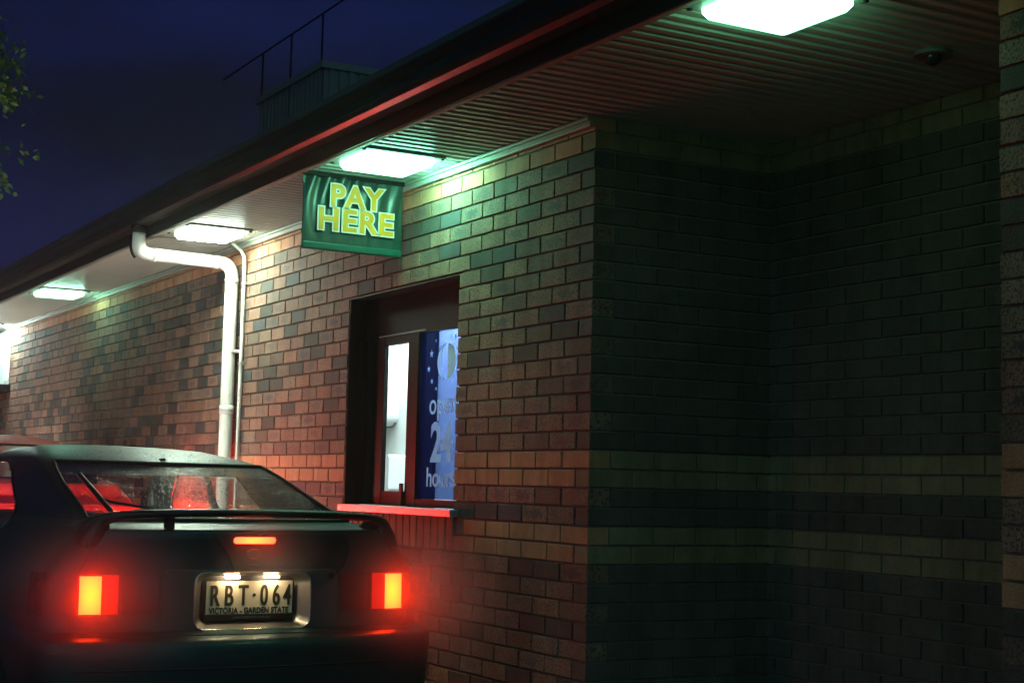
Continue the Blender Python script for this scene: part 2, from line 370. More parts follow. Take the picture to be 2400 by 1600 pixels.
# ------------------------------------------------------------------ drive-through window
WX = .10
WIN = bpy.data.objects.new('window', None); C.objects.link(WIN); WIN.parent = BLD
bm = bmesh.new()
bx(bm, WX+.011, WX+.06, 1.315, 2.765, 2.19, 2.475)           # transom panel
bx(bm, .004, WX+.0105, 2.7462, 2.7572, 1.2045, 2.4485); bx(bm, .004, WX+.0105, 1.3225, 2.746, 2.4385, 2.4484)   # reveal linings
for a_, b_, x0, x1, z0, z1 in ((2.70, 2.755, WX-.03, WX+.06, 1.205, 2.19), (2.62, 2.665, WX-.012, WX+.06, 1.205, 2.19), (2.665, 2.70, WX+.02, WX+.06, 1.205, 2.19),
                       (2.50, 2.62, WX+.012, WX+.05, 1.205, 2.19), (2.435, 2.50, WX-.004, WX+.024, 1.205, 2.19),
                       (1.975, 2.11, WX-.006, WX+.045, 1.205, 2.19), (1.325, 1.365, WX-.01, WX+.05, 1.245, 2.189)):
    bx(bm, x0, x1, a_, b_, z0, z1, bev=.003)
bx(bm, WX, WX+.045, 2.11, 2.435, 1.205, 1.288)
bx(bm, WX, WX+.045, 2.11, 2.435, 2.146, 2.19)
bx(bm, WX-.004, WX+.045, 1.365, 1.975, 1.205, 1.248)
obj('frame', bm, M_dark, WIN)
bm = bmesh.new(); bx(bm, WX-.006, WX+.002, 1.9, 2.52, 2.196, 2.204); obj('track', bm, M_alu, WIN)
box('pane', (WX+.020, WX+.026, 2.11, 2.435, 1.288, 2.146), M_glass, WIN)
box('pane', (WX+.020, WX+.026, 1.365, 1.975, 1.248, 2.19), M_glass, WIN)
bm = bmesh.new(); bx(bm, -.060, -.006, 1.24, 2.70, 1.166, 1.2035, bev=.003); bx(bm, -.0065, WX-.002, 1.325, 2.755, 1.168, 1.2025); obj('sill', bm, M_alu, WIN)
bm = bmesh.new(); bx(bm, WX-.022, WX-.0065, 2.114, 2.150, 1.206, 1.335, bev=.004); obj('latch', bm, M_dark, WIN)

# lit kitchen behind the window
M_in = mat('interior_white', (.80, .85, .84), .5)
M_inl = mat('interior_bright', (.92, .95, .94), .35)
RX0, RX1 = .30, 2.2
room = bmesh.new()
bx(room, RX0-.18, RX1, .8, .86, 1.0, 2.9); bx(room, RX0-.18, RX1, 5.6, 5.66, 1.0, 2.9)
bx(room, RX1, RX1+.05, .8, 5.6, 1.0, 2.9); bx(room, .11, RX1, .86, 5.6, .95, 1.0); bx(room, .11, RX1, .86, 5.6, 2.9, 2.95)
obj('interior_wall', room, mat('interior_paint', (.10, .10, .11), .7), BLD)
t_ = thing('wall_cabinet', 'bright white cabinet seen through the serving window', 'cabinet', (0, 0, 0))
box('carcass', (.62, .95, 3.12, 4.3, 1.02, 2.86), M_in, t_, bev=.01)
bm = bmesh.new()
def plate_x(bm, x0, x1, yc, zc, w_, h_, r, n=8):
    o_ = rrect(w_, h_, r, n); a = [bm.verts.new((x0, yc+p, zc+q)) for p, q in o_]; b = [bm.verts.new((x1, yc+p, zc+q)) for p, q in o_]
    bm.faces.new(a); bm.faces.new(b[::-1])
    for i in range(len(a)): bm.faces.new((a[i], a[(i+1) % len(a)], b[(i+1) % len(a)], b[i]))
t_ = thing('towel_dispenser', 'white rounded paper dispenser behind the left window pane', 'dispenser', (0, 0, 0))
plate_x(bm, .54, .619, 3.44, 1.925, .235, .435, .085); obj('housing', bm, M_inl, t_)
bm = bmesh.new(); plate_x(bm, .600, .6195, 3.452, 1.925, .250, .452, .09); obj('back_plate', bm, mat('grey_plastic', (.12, .14, .14), .5), t_)
bm = bmesh.new(); plate_x(bm, .50, .619, 3.36, 1.40, .33, .235, .02); tag(obj('white_box', bm, M_inl), 'white plastic box low behind the left window pane', 'box')
tag(box('storage_cupboard', (.62, .9, 1.3, 2.77, 1.02, 2.86), M_in, bev=.008), 'white cupboard glowing behind the blue window poster', 'cupboard')
tag(box('door_post', (.60, .66, 2.775, 3.115, 1.01, 2.88), M_dark), 'dark post between the white kitchen cabinets behind the window', 'post')
def ilamp(yc):
    t__ = thing('kitchen_ceiling_light', 'kitchen ceiling light panel inside above the window', 'ceiling light', (.36, yc, 2.9), group='kitchen ceiling lights')
    b_ = bmesh.new(); bx(b_, -.16, .16, -.55, .55, -.03, 0); obj('housing', b_, M_in, t__)
    b_ = bmesh.new(); bx(b_, -.14, .14, -.53, .53, -.04, -.0305); obj('diffuser', b_, M_kl, t__)
M_kl = lampmat('kitchen_lamp', (.86, 1, .97), 95)
ilamp(2.1); ilamp(3.5)

# poster film on the fixed pane
def film(name, col):
    m = bpy.data.materials.new(name); m.use_nodes = True; n = m.node_tree.nodes; l = m.node_tree.links
    n.remove(n['Principled BSDF']); tr = n.new('ShaderNodeBsdfTransparent'); tr.inputs['Color'].default_value = (*col[0], 1)
    df = n.new('ShaderNodeBsdfDiffuse'); df.inputs['Color'].default_value = (*col[1], 1)
    mi = n.new('ShaderNodeMixShader'); mi.inputs[0].default_value = col[2]; l.new(tr.outputs[0], mi.inputs[1]); l.new(df.outputs[0], mi.inputs[2]); l.new(mi.outputs[0], n['Material Output'].inputs['Surface'])
    return m
PX = WX + .012
POS = thing('window_poster', 'blue see-through poster reading open 24 hours on the right window pane', 'poster', (0, 0, 0))
box('sheet', (PX, PX+.0012, 1.366, 1.974, 1.252, 2.186), film('poster_blue', ((.42, .50, .79), (.03, .05, .34), .16)), POS)
def ink(name, c):
    m = bpy.data.materials.new(name); m.use_nodes = True; n = m.node_tree.nodes; l = m.node_tree.links; n.remove(n['Principled BSDF'])
    a = n.new('ShaderNodeBsdfTranslucent'); a.inputs['Color'].default_value = (*c, 1); b = n.new('ShaderNodeBsdfDiffuse'); b.inputs['Color'].default_value = (*c, 1)
    mi = n.new('ShaderNodeMixShader'); mi.inputs[0].default_value = .25; l.new(a.outputs[0], mi.inputs[1]); l.new(b.outputs[0], mi.inputs[2]); l.new(mi.outputs[0], n['Material Output'].inputs['Surface']); return m
M_pw = ink('poster_white', (.92, .98, .95)); M_py = ink('poster_yellow', (.90, .88, .55))
def TX(x, y, z): return Matrix(((0, 0, -1, x), (-1, 0, 0, y), (0, 1, 0, z), (0, 0, 0, 1)))    # text facing -X, reading towards -Y
for tx_, yy_, zz_, sz_, of_, sx_ in (('open', 1.855, 1.722, .168, .0012, 1.0), ('24', 1.825, 1.463, .298, .009, .88), ('hours', 1.870, 1.322, .150, .0022, 1.03)):
    text_mesh('lettering', tx_, M_pw, POS, TX(PX-.001, yy_, zz_), size=sz_, offset=of_, extrude=.0003, sx=sx_, align='LEFT')
def disc(bm, x, yc, zc, r, a0=0, a1=360, n=40, ry=1.0, off=0, sq=1):
    c_ = [bm.verts.new((x, yc - r*math.cos(rad(a0+(a1-a0)*i/n)), zc + r*math.sin(rad(a0+(a1-a0)*i/n)))) for i in range(n+1 if a1-a0 < 360 else n)]
    bm.faces.new(c_)
bm = bmesh.new(); disc(bm, PX-.0012, 1.640, 2.008, .098, -90, 90); obj('half_moon', bm, M_py, POS)
bm = bmesh.new()
n_ = 24; o_ = [(1.655 + .112*math.cos(rad(90-180*i/n_))*1, 2.008 + .102*math.sin(rad(90-180*i/n_))) for i in range(n_+1)]
i_ = [(1.655 + .060*math.cos(rad(-90+180*i/n_))*1, 2.008 + .100*math.sin(rad(-90+180*i/n_))) for i in range(n_+1)]
va = [bm.verts.new((PX-.0012, a, b)) for a, b in o_ + i_[1:-1]]; bm.faces.new(va); obj('crescent', bm, M_pw, POS)
for sy, sz, r in ((1.842, 2.060, .026), (1.872, 1.975, .020), (1.83, 1.905, .018), (1.775, 1.862, .013), (1.79, 2.13, .012), (1.56, 2.14, .014)):
    bm = bmesh.new(); pts = [bm.verts.new((PX-.0012, sy + math.cos(rad(36*i+90))*(r if i % 2 == 0 else r*.42), sz + math.sin(rad(36*i+90))*(r if i % 2 == 0 else r*.42))) for i in range(10)]
    bm.faces.new(pts); obj('star', bm, M_pw, POS)
for k in range(9):
    a = rad(-80 + k*20); c0, s0 = math.cos(a), math.sin(a); bm = bmesh.new()
    bm.faces.new([bm.verts.new((PX-.0012, 1.635 - (r*c0 - t2*s0), 2.008 + (r*s0 + t2*c0))) for r, t2 in [(.118, -.004), (.150, 0), (.118, .004)]]); obj('ray', bm, M_pw, POS)

# ------------------------------------------------------------------ ceiling lights under the eave
M_base = mat('fitting_base', (.16, .17, .16), .5)
def eave_light(yc, col, s, label, hot=None):
    t__ = thing('eave_light', label, 'ceiling light', (-.405, yc, S), group='square lights under the eave')
    b_ = bmesh.new(); bx(b_, -.235, .235, -.225, .225, -.014, .001, bev=.004); obj('base', b_, M_base, t__)
    b_ = bmesh.new()
    lo = rrect(.345, .345, .018, 3); hi = rrect(.385, .385, .03, 3)
    r0 = [b_.verts.new((x_, y_, -.0145)) for x_, y_ in hi]; r1 = [b_.verts.new((x_*1.0, y_*1.0, -.032)) for x_, y_ in hi]; r2_ = [b_.verts.new((x_, y_, -.055)) for x_, y_ in lo]
    for A, B_ in ((r0, r1), (r1, r2_)):
        for i in range(len(A)): b_.faces.new((A[i], B_[i], B_[(i+1) % len(A)], A[(i+1) % len(A)]))
    b_.faces.new(r2_[::-1])
    obj('diffuser', b_, tubelamp('lamp', col, s, *hot), t__)
    for sx_ in (-1, 1):
        for sy_ in (-1, 1):
            b_ = bmesh.new(); bx(b_, sx_*.222-.008, sx_*.222+.008, sy_*.205-.008, sy_*.205+.008, -.022, -.0142, bev=.002); obj('screw', b_, M_dark, t__)
eave_light(-1.79, (.26, 1, .52), 13, 'square light under the eave in front of the dark alcove, nearest the viewer', (4.2,))
eave_light(1.40, (.27, 1, .60), 240, 'square light under the eave just above the PAY HERE banner', (10, 26, 34, None, 24))
eave_light(4.27, (.80, 1, .78), 75, 'square light under the eave between the banner and the white downpipe', (11, 50, 3, 800, 15))
eave_light(8.55, (.36, 1, .66), 50, 'small distant light under the eave beyond the white downpipe', (3.6, None, None, None, 10))
eave_light(12.35, (.75, 1, .92), 380, 'farthest light under the eave by the pale wall panel', (17, 160, 60, None, 25))

# ------------------------------------------------------------------ PAY HERE banner
SY = 1.95
BAN = thing('pay_here_banner', 'green fabric banner reading PAY HERE hanging under the eave', 'sign', (0, 0, 0))
def cloth(u, v):   # u 0..1 left-right, v 0..1 top-bottom
    a = .012*math.exp(-v*1.6)*math.sin(u*44 + v*3 + 1.5*math.sin(v*4)) * (1.0 if u < .55 else .5)
    return a + .004*math.sin(u*9+1)*math.exp(-v*1.3)
bm = bmesh.new(); P = []
for i in range(49):
    v = i/48
    P.append([(-.648 + .600*(j/80), SY + cloth(j/80, v), 3.012 - .392*v) for j in range(81)])
grid(bm, P)
M_ban = mat('banner_green', (.002, .040, .030), .34, spec=.7); M_ban.node_tree.nodes['Principled BSDF'].inputs['Sheen Weight'].default_value = .2
o = obj('cloth', bm, M_ban, BAN, smooth=True); sm = o.modifiers.new('t', 'SOLIDIFY'); sm.thickness = .002; sm.offset = 1
bm = bmesh.new(); bx(bm, -.650, -.046, SY-.014, SY+.014, 2.598, 2.640, bev=.008); obj('hem', bm, mat('hem_green', (.005, .085, .06), .36), BAN)
bm = bmesh.new(); bx(bm, -.655, -.041, SY-.012, SY+.012, 3.005, 3.0285, bev=.004); obj('rail', bm, M_dark, BAN)
M_yel = mat('letter_yellow', (.98, .37, .008), .5); M_pale = mat('letter_edge', (.95, .74, .72), .5)
def TY(x, y, z): return Matrix(((1, 0, 0, x), (0, 0, -1, y), (0, 1, 0, z), (0, 0, 0, 1)))     # text facing -Y
cxs = -.338
for body, zc, sz, sxx in (('PAY', 2.850, .168, 1.0), ('HERE', 2.716, .168, 1.10)):
    text_mesh('letter_outline', body, M_pale, BAN, TY(cxs, SY-.0155, zc), size=sz, offset=.0125, extrude=.0006, sx=sxx, spacing=1.10)
    text_mesh('lettering', body, M_yel, BAN, TY(cxs, SY-.0172, zc), size=sz, offset=.0050, extrude=.0006, sx=sxx, spacing=1.10)

# ------------------------------------------------------------------ downpipe, conduit
PY = 4.75
DP = thing('downpipe', 'white downpipe running from the gutter across to the brick wall and down', 'downpipe', (0, PY, 0))
def pl(pts): return [(x, y_-PY, z) for x, y_, z in pts]
path = [(-.757, PY, 3.075), (-.757, PY, 3.00)] + arc((-.757, PY, 2.985), (-.757, PY, 2.90), (-.670, PY, 2.895), 8)
path += [(-.60, PY, 2.894), (-.20, PY, 2.884)] + arc((-.165, PY, 2.883), (-.065, PY, 2.880), (-.065, PY, 2.780), 10) + [(-.065, PY, 2.6), (-.065, PY, 1.2), (-.065, PY, .12)]
bm = bmesh.new(); tube(bm, pl(path), .047, 24); obj('pipe', bm, M_white, DP, smooth=True)
for p_, q_ in (((-.655, PY, 2.8955), (-.628, PY, 2.8945)), ((-.195, PY, 2.884), (-.170, PY, 2.8832)), ((-.065, PY, 2.775), (-.065, PY, 2.735)), ((-.065, PY, 1.86), (-.065, PY, 1.80))):
    bm = bmesh.new(); tube(bm, pl([p_, q_]), .0505, 24); obj('socket', bm, M_white, DP, smooth=True)
bm = bmesh.new(); tube(bm, pl([(-.757, PY, 3.090), (-.757, PY, 3.035)]), .056, 24); tube(bm, pl([(-.757, PY, 3.036)] + arc((-.800, PY, 3.03), (-.83, PY, 2.91), (-.775, PY, 2.86), 8)), .010, 8); obj('outlet', bm, M_dark, DP, smooth=True)
for z in (2.25, 1.35):
    bm = bmesh.new(); bx(bm, -.067, -.003, -.058, .058, z-.012, z+.012, bev=.003); obj('bracket', bm, M_white, DP)
CN = thing('conduit', 'thin pale cable conduit running down the wall beside the white downpipe', 'conduit', (0, 4.60, 0))
bm = bmesh.new(); tube(bm, [(-.10, .07, 3.02), (-.085, .05, 3.00), (-.05, .02, 2.965), (-.03, .0, 2.92), (-.026, 0, 2.85), (-.026, 0, 1.8), (-.026, 0, .12)], .0125, 12); obj('tube', bm, M_white, CN, smooth=True)
for z in (2.73, 2.155, 1.3):
    bm = bmesh.new(); bx(bm, -.040, -.002, -.022, .022, z-.010, z+.010, bev=.003); obj('saddle', bm, M_alu, CN)

# ------------------------------------------------------------------ far wall panel, dome camera, kerb
PN = thing('wall_panel', 'pale panel with a dark foot on the far end of the wall', 'panel', (0, 0, 0))
box('board', (-.07, -.003, 12.50, 13.7, 2.36, 2.97), mat('panel_white', (.62, .72, .68), .5), PN, bev=.006)
box('foot', (-.13, -.003, 12.42, 13.7, 2.27, 2.358), M_dark, PN, bev=.006)
DC = thing('dome_fitting', 'small dark round dome fitting on the alcove ceiling', 'camera', (.50, -1.62, S+.004))
bm = bmesh.new(); bmesh.ops.create_cone(bm, cap_ends=True, segments=32, radius1=.075, radius2=.070, depth=.018, matrix=Matrix.Translation((0, 0, -.009))); obj('base', bm, M_base, DC)
bm = bmesh.new(); bmesh.ops.create_uvsphere(bm, u_segments=24, v_segments=12, radius=.036, matrix=Matrix.Translation((0, 0, -.018))); obj('dome', bm, mat('dome', (.015, .015, .015), .12), DC, smooth=True)
bm = bmesh.new()
kp = [(-.004, 1.72), (-.30, 1.42), (-.30, -2.35), (-.004, -2.35)]
a = [bm.verts.new((x, y_, GZ)) for x, y_ in kp]; b = [bm.verts.new((x, y_, .285)) for x, y_ in kp]
bm.faces.new(b[::-1])
for i in range(4): bm.faces.new((a[i], b[i], b[(i+1) % 4], a[(i+1) % 4]))
kb = obj('kerb', bm, M_conc); kb['kind'] = 'structure'
# ground
bm = bmesh.new(); bx(bm, -120, 40, -60, 160, GZ-.5, GZ-.001); gr = obj('ground', bm, M_asphalt); gr['kind'] = 'structure'

# ------------------------------------------------------------------ rooftop plant box and guard rail
RB = thing('rooftop_unit', 'grey ribbed metal plant screen standing on the roof', 'plant screen', (0, 0, 0))
bm = bmesh.new()
def ribs(p0, p1, z0, z1, step=.09, dep=.018):
    p0, p1 = Vector(p0), Vector(p1); d_ = (p1-p0); Ln = d_.length; d_.normalize(); nn = Vector((d_.y, -d_.x))
    q = 0; pts = []
    while q < Ln:
        for f, h in ((0, 0), (.45, 0), (.55, dep), (.95, dep)): pts.append(p0 + d_*min(q+f*step, Ln) + nn*h)
        q += step
    grid(bm, [[(p.x, p.y, z0) for p in pts], [(p.x, p.y, z1) for p in pts]])
ribs((1, 7.25), (1, 5.76), 3.3, 4.72); ribs((1, 5.76), (3.0, 5.76), 3.3, 4.72)
obj('cladding', bm, mat('zinc', (.075, .095, .105), .5, metal=.3), RB)
bm = bmesh.new()
bx(bm, .97, 1.02, 5.73, 7.28, 4.72, 4.78); bx(bm, 1.02, 3.0, 5.73, 5.78, 4.72, 4.78); obj('capping', bm, mat('capping', (.10, .12, .12), .5), RB)
box('lid', (1.02, 3.0, 5.78, 7.28, 4.70, 4.73), M_dark, RB)
GR = thing('guard_rail', 'thin dark rail frame on posts above the rooftop plant screen', 'railing', (0, 0, 0))
bm = bmesh.new(); tube(bm, [(1.0, 5.2, 5.20), (1.0, 8.3, 5.18)], .008, 8); obj('rail', bm, M_dark, GR)
for yy in (5.82, 6.52, 7.22):
    bm = bmesh.new(); tube(bm, [(1.0, yy, 3.6), (1.0, yy, 5.19)], .010, 8); obj('post', bm, M_dark, GR)

# ------------------------------------------------------------------ tree left of the lane
TR = thing('tree', 'dim green tree overhanging from the left edge against the night sky', 'tree', (-5.0, 6.7, GZ))
M_leaf = mat('leaf', (.09, .20, .035), .55, noise=(2.5, .8, (.05, .11, .025)))
M_bark = mat('bark', (.08, .06, .045), .9)
bm = bmesh.new()
rnd = random.Random(3)
tube(bm, [(0, 0, -.05), (.05, .05, 1.2), (0, .1, 2.4), (.15, .1, 3.6), (.2, .1, 5.2), (.1, 0, 7.2)], [.2, .17, .15, .12, .08, .02], 12)
tips = []
for k in range(46):
    h = rnd.uniform(3.3, 7.0); a = rnd.uniform(0, 2*math.pi); ln = rnd.uniform(1.6, 3.3)*(1 - .25*abs(h-4.4)/3)
    if k < 18: a = rnd.uniform(-.35, .3); h = 3.25 + k*.115; ln = rnd.uniform(2.75, 3.15)
    p0 = Vector((.1, .08, h)); e = Vector((math.cos(a)*ln, math.sin(a)*ln, h + rnd.uniform(.1, .8)))
    mid = (p0+e)/2 + Vector((0, 0, .35)); tube(bm, arc(p0, mid, e, 5), [.05, .042, .034, .026, .018, .010], 6)
    tips.append((p0, mid, e))
obj('trunk', bm, M_bark, TR)
bm = bmesh.new()
for p0, mid, e in tips:
    for c_ in range(105 if e.x > 2.45 else 14):
        t = rnd.uniform(.35, 1.12); cpt = p0*(1-t)**2 + mid*2*t*(1-t) + e*t*t + Vector([rnd.gauss(0, .15), rnd.gauss(0, .20), rnd.gauss(-.08, .15)])
        ax = Vector((rnd.gauss(0, 1), rnd.gauss(0, 1), -.5)).normalized()
        for q in range(rnd.randint(16, 26)):      # a spray of narrow leaves along a twig
            o_ = cpt + ax*rnd.uniform(-.16, .16) + Vector([rnd.gauss(0, .035) for _ in range(3)])
            d1 = Vector([rnd.gauss(0, 1) for _ in range(3)]).normalized(); d1 = (d1 + ax*.8 + Vector((0, 0, -.5))).normalized(); d2 = d1.cross(Vector([rnd.gauss(0, 1) for _ in range(3)])).normalized()
            ln, wd = rnd.uniform(.05, .085), rnd.uniform(.013, .022)
            bm.faces.new([bm.verts.new(o_), bm.verts.new(o_ + d1*ln*.5 + d2*wd), bm.verts.new(o_ + d1*ln), bm.verts.new(o_ + d1*ln*.5 - d2*wd)])
obj('crown', bm, M_leaf, TR)

# ------------------------------------------------------------------ cars
XC = -1.53
# z, rear y at centre, half width, corner radius, front y, rear bow
ST = [(.20, .12, .74, .20, 4.38, .05), (.26, .03, .80, .16, 4.47, .05), (.40, -.02, .840, .15, 4.55, .06), (.56, -.035, .855, .16, 4.58, .06), (.66, -.038, .858, .16, 4.58, .06),
      (.700, -.030, .855, .155, 4.57, .06), (.712, -.012, .850, .150, 4.56, .06), (.722, .025, .845, .145, 4.55, .055), (.731, .070, .842, .142, 4.54, .05), (.737, .092, .840, .140, 4.52, .045),
      (.80, .098, .834, .134, 4.49, .045), (.88, .100, .824, .124, 4.42, .045), (.955, .103, .806, .106, 4.28, .045), (.972, .104, .800, .100, 4.23, .045),
      (1.01, .106, .776, .105, 4.08, .045), (1.05, .106, .742, .11, 3.88, .045), (1.085, .102, .706, .115, 3.72, .045), (1.112, .098, .682, .12, 3.62, .045), (1.124, .102, .674, .12, 3.59, .045), (1.130, .120, .668, .12, 3.57, .045),
      (1.136, .22, .652, .11, 3.55, .05), (1.150, .345, .634, .09, 3.51, .055), (1.158, .372, .618, .085, 3.48, .055), (1.20, .53, .596, .08, 3.38, .06), (1.25, .705, .588, .08, 3.26, .065), (1.30, .875, .578, .08, 3.14, .07), (1.35, 1.045, .562, .08, 3.02, .07),
      (1.395, 1.195, .545, .10, 2.93, .07), (1.412, 1.265, .528, .12, 2.86, .07), (1.433, 1.38, .500, .14, 2.76, .07), (1.453, 1.54, .462, .16, 2.66, .07), (1.470, 1.72, .425, .13, 2.58, .06), (1.483, 1.92, .35, .14, 2.5, .05), (1.491, 2.10, .24, .12, 2.4, .03), (1.494, 2.20, .12, .08, 2.3, .01)]
US = [0, .065, .13, .195, .255, .31, .375, .43, .485, .54, .575, .61, .655, .70]
def half(z):
    for i in range(len(ST)-1):
        if ST[i][0] <= z <= ST[i+1][0] + 1e-9:
            t = (z-ST[i][0])/(ST[i+1][0]-ST[i][0]); a, b = ST[i], ST[i+1]
            q = [a[k] + (b[k]-a[k])*t for k in range(6)]; break
    _, y0, hw, r, y1, bow = q
    out = []
    uw = hw - r
    for u in US:
        f = u/.70; out.append((f*uw, y0 + bow*f*f))
    ry = r*1.35; yb = out[-1][1]; sl = .0
    for i in range(1, 11):
        a = rad(90*i/10); out.append((uw + r*math.sin(a), yb + .02*i/10 + ry*(1-math.cos(a))))
    ys = out[-1][1]; ye = y1 - max(.25, (y1-y0)*.12)
    for i in range(1, 21):
        f = i/20; out.append((hw*(1 + .010*math.sin(f*math.pi)) - .02*f**3, ys + (ye-ys)*f))
    hx = out[-1][0]
    for i in range(1, 9):
        a = rad(90*i/8); out.append((hx*.55 + hx*.45*math.cos(a), ye + (y1-ye)*.8*math.sin(a)))
    for i in range(1, 6):
        f = i/5; out.append((hx*.55*(1-f), ye + (y1-ye)*(.8 + .2*f)))
    return out
def surf(u, z, off=0.0):
    """point on the rear face / corner at lateral distance u (signed), pushed out by off"""
    h = half(z); au = abs(u)
    pts = h[:24]
    for i in range(len(pts)-1):
        if pts[i][0] <= au <= pts[i+1][0]:
            t = (au-pts[i][0])/max(1e-6, pts[i+1][0]-pts[i][0]); x_, y_ = au, pts[i][1] + (pts[i+1][1]-pts[i][1])*t
            dx, dy = pts[i+1][0]-pts[i][0], pts[i+1][1]-pts[i][1]; ln = math.hypot(dx, dy); nx, ny = dy/ln, -dx/ln
            return Vector(((x_+nx*off)*(1 if u >= 0 else -1), y_+ny*off, z))
    return Vector((u, pts[-1][1], z))

def build_car(loc, sc, name, label, paint, full=True, group=None):
    car = thing(name, label, 'car', loc, group)
    if full: car.rotation_euler = (0, 0, rad(1.9))
    car.scale = sc
    zs = sorted({s_[0] for s_ in ST} | {.50, .60, .84, .92, 1.03, 1.07, 1.175, 1.225, 1.275, 1.325, 1.375})
    loops = [half(z) for z in zs]; nh = len(loops[0])
    bm = bmesh.new(); gr_, gw, gs, gs2 = bmesh.new(), bmesh.new(), bmesh.new(), bmesh.new()
    cache = {}
    def vert(b_, i, j):      # j signed index
        k = (id(b_), i, j)
        if k not in cache:
            aj = abs(j); x_, y_ = loops[i][aj]
            if aj in (0, nh-1): x_ = 0.0
            cache[k] = b_.verts.new((x_ if j >= 0 else -x_, y_, zs[i]))
        return cache[k]
    nr = len(US) - 1          # last rear index
    borders = {'r': [], 's': []}
    def kind(i, j):
        z0, z1 = zs[i], zs[i+1]
        if j < 4 and z0 >= .737-1e-6 and z1 <= .955+1e-6: return 'hole'
        if j < nr+4 and z0 >= 1.158-1e-6 and z1 <= 1.395+1e-6: return 'rear'
        if nr+17 <= j < nr+28 and z0 >= 1.085-1e-6 and z1 <= 1.395+1e-6:
            if j == nr+22: return 'body'     # B pillar
            if z0 > 1.34 and j < nr+18: return 'body'
            return 'side'
        if j >= nr+33 and z0 >= 1.112-1e-6 and z1 <= 1.405+1e-6: return 'front'
        return 'body'
    for i in range(len(zs)-1):
        for j in range(nh-1):
            k = kind(i, j)
            if k == 'hole': continue
            b_ = {'body': bm, 'rear': gr_, 'front': gw, 'side': gs}[k]
            for s_ in (1, -1):
                if k == 'side' and s_ < 0: b_ = gs2
                A = lambda ii, jj: vert(b_, ii, jj if (s_ > 0 or jj in (0, nh-1)) else -jj)
                f = [A(i, j), A(i, j+1), A(i+1, j+1), A(i+1, j)]
                f = f if s_ > 0 else f[::-1]
                if len(set(f)) >= 3: b_.faces.new(list(dict.fromkeys(f)))
    top = [vert(bm, len(zs)-1, j) for j in range(nh)] + [vert(bm, len(zs)-1, -j) for j in range(nh-2, 0, -1)]
    bm.faces.new(top)
    bot = [vert(bm, 0, j) for j in range(nh)] + [vert(bm, 0, -j) for j in range(nh-2, 0, -1)]
    bm.faces.new(bot[::-1])
    # side window faces lie on a side ring: rounded rear end done by the seal below
    body = obj('body', bm, paint, car, smooth=True)
    obj('rear_window', gr_, M_cglass if full else M_redlit, car, smooth=True); obj('windscreen', gw, M_cglass2, car, smooth=True); obj('side_window', gs, M_cglass2, car, smooth=True); obj('side_window', gs2, M_cglass2, car, smooth=True)
    # rubber seals round the rear window
    bm = bmesh.new(); pth = []
    jr = nr+4
    zz = [z for z in zs if 1.158 <= z <= 1.395]
    def gp_(j, z, s_): h = half(z)[j]; return Vector((h[0]*s_, h[1]-.001, z+.003))
    for z in zz: pth.append(gp_(jr, z, 1))
    for j in range(jr-1, -1, -1): pth.append(gp_(j, 1.395, 1))
    for j in range(1, jr+1): pth.append(gp_(j, 1.395, -1))
    for z in zz[::-1]: pth.append(gp_(jr, z, -1))
    for j in range(jr-1, -1, -1): pth.append(gp_(j, 1.158, -1))
    for j in range(1, jr+1): pth.append(gp_(j, 1.158, 1))
    tube(bm, pth, .008, 6, cap=False); obj('window_seal', bm, M_rubber, car, smooth=True)
    # black enamel border band along the glass top, inside the pane
    bm = bmesh.new(); P = []
    for z in (1.345, 1.358, 1.378, 1.395):
        h = half(z); row = [(-h[j][0], h[j][1]+.004, z-.002) for j in range(jr, 0, -1)] + [(h[j][0], h[j][1]+.004, z-.002) for j in range(0, jr+1)]
        P.append(row)
    grid(bm, P); obj('window_band', bm, M_rubber, car, smooth=True)
    # side window seals
    for s_ in (-1, 1):
        bm = bmesh.new(); pth = []
        a0, a1 = nr+17, nr+28
        def sp(j, z):
            h = half(z)[j]; return Vector(((h[0]+.002)*s_, h[1], z))
        for z in (1.085, 1.12, 1.16, 1.20, 1.25, 1.30, 1.34): pth.append(sp(a0, z))
        for j in range(a0+1, a1+1): pth.append(sp(j, 1.395))
        for z in (1.34, 1.30, 1.25, 1.20, 1.16, 1.12, 1.085): pth.append(sp(a1, z))
        for j in range(a1-1, a0-1, -1): pth.append(sp(j, 1.085))
        tube(bm, pth, .007, 6, cap=False); obj('window_seal', bm, M_chrome_dark, car, smooth=True)
    # wheels
    for s_ in (-1, 1):
        for yw in (.86, 3.55):
            wb = bmesh.new(); bmesh.ops.create_cone(wb, cap_ends=True, segments=36, radius1=.305, radius2=.305, depth=.19, matrix=Matrix.Translation((s_*.775, yw, GZ+.305)) @ Matrix.Rotation(rad(90), 4, 'Y'))
            wh = obj('wheel', wb, M_rubber, car, smooth=False)
            wb = bmesh.new(); bmesh.ops.create_cone(wb, cap_ends=True, segments=24, radius1=.19, radius2=.15, depth=.02, matrix=Matrix.Translation((s_*.874, yw, GZ+.305)) @ Matrix.Rotation(rad(90*s_), 4, 'Y')); obj('rim', wb, M_chrome_dark, wh)
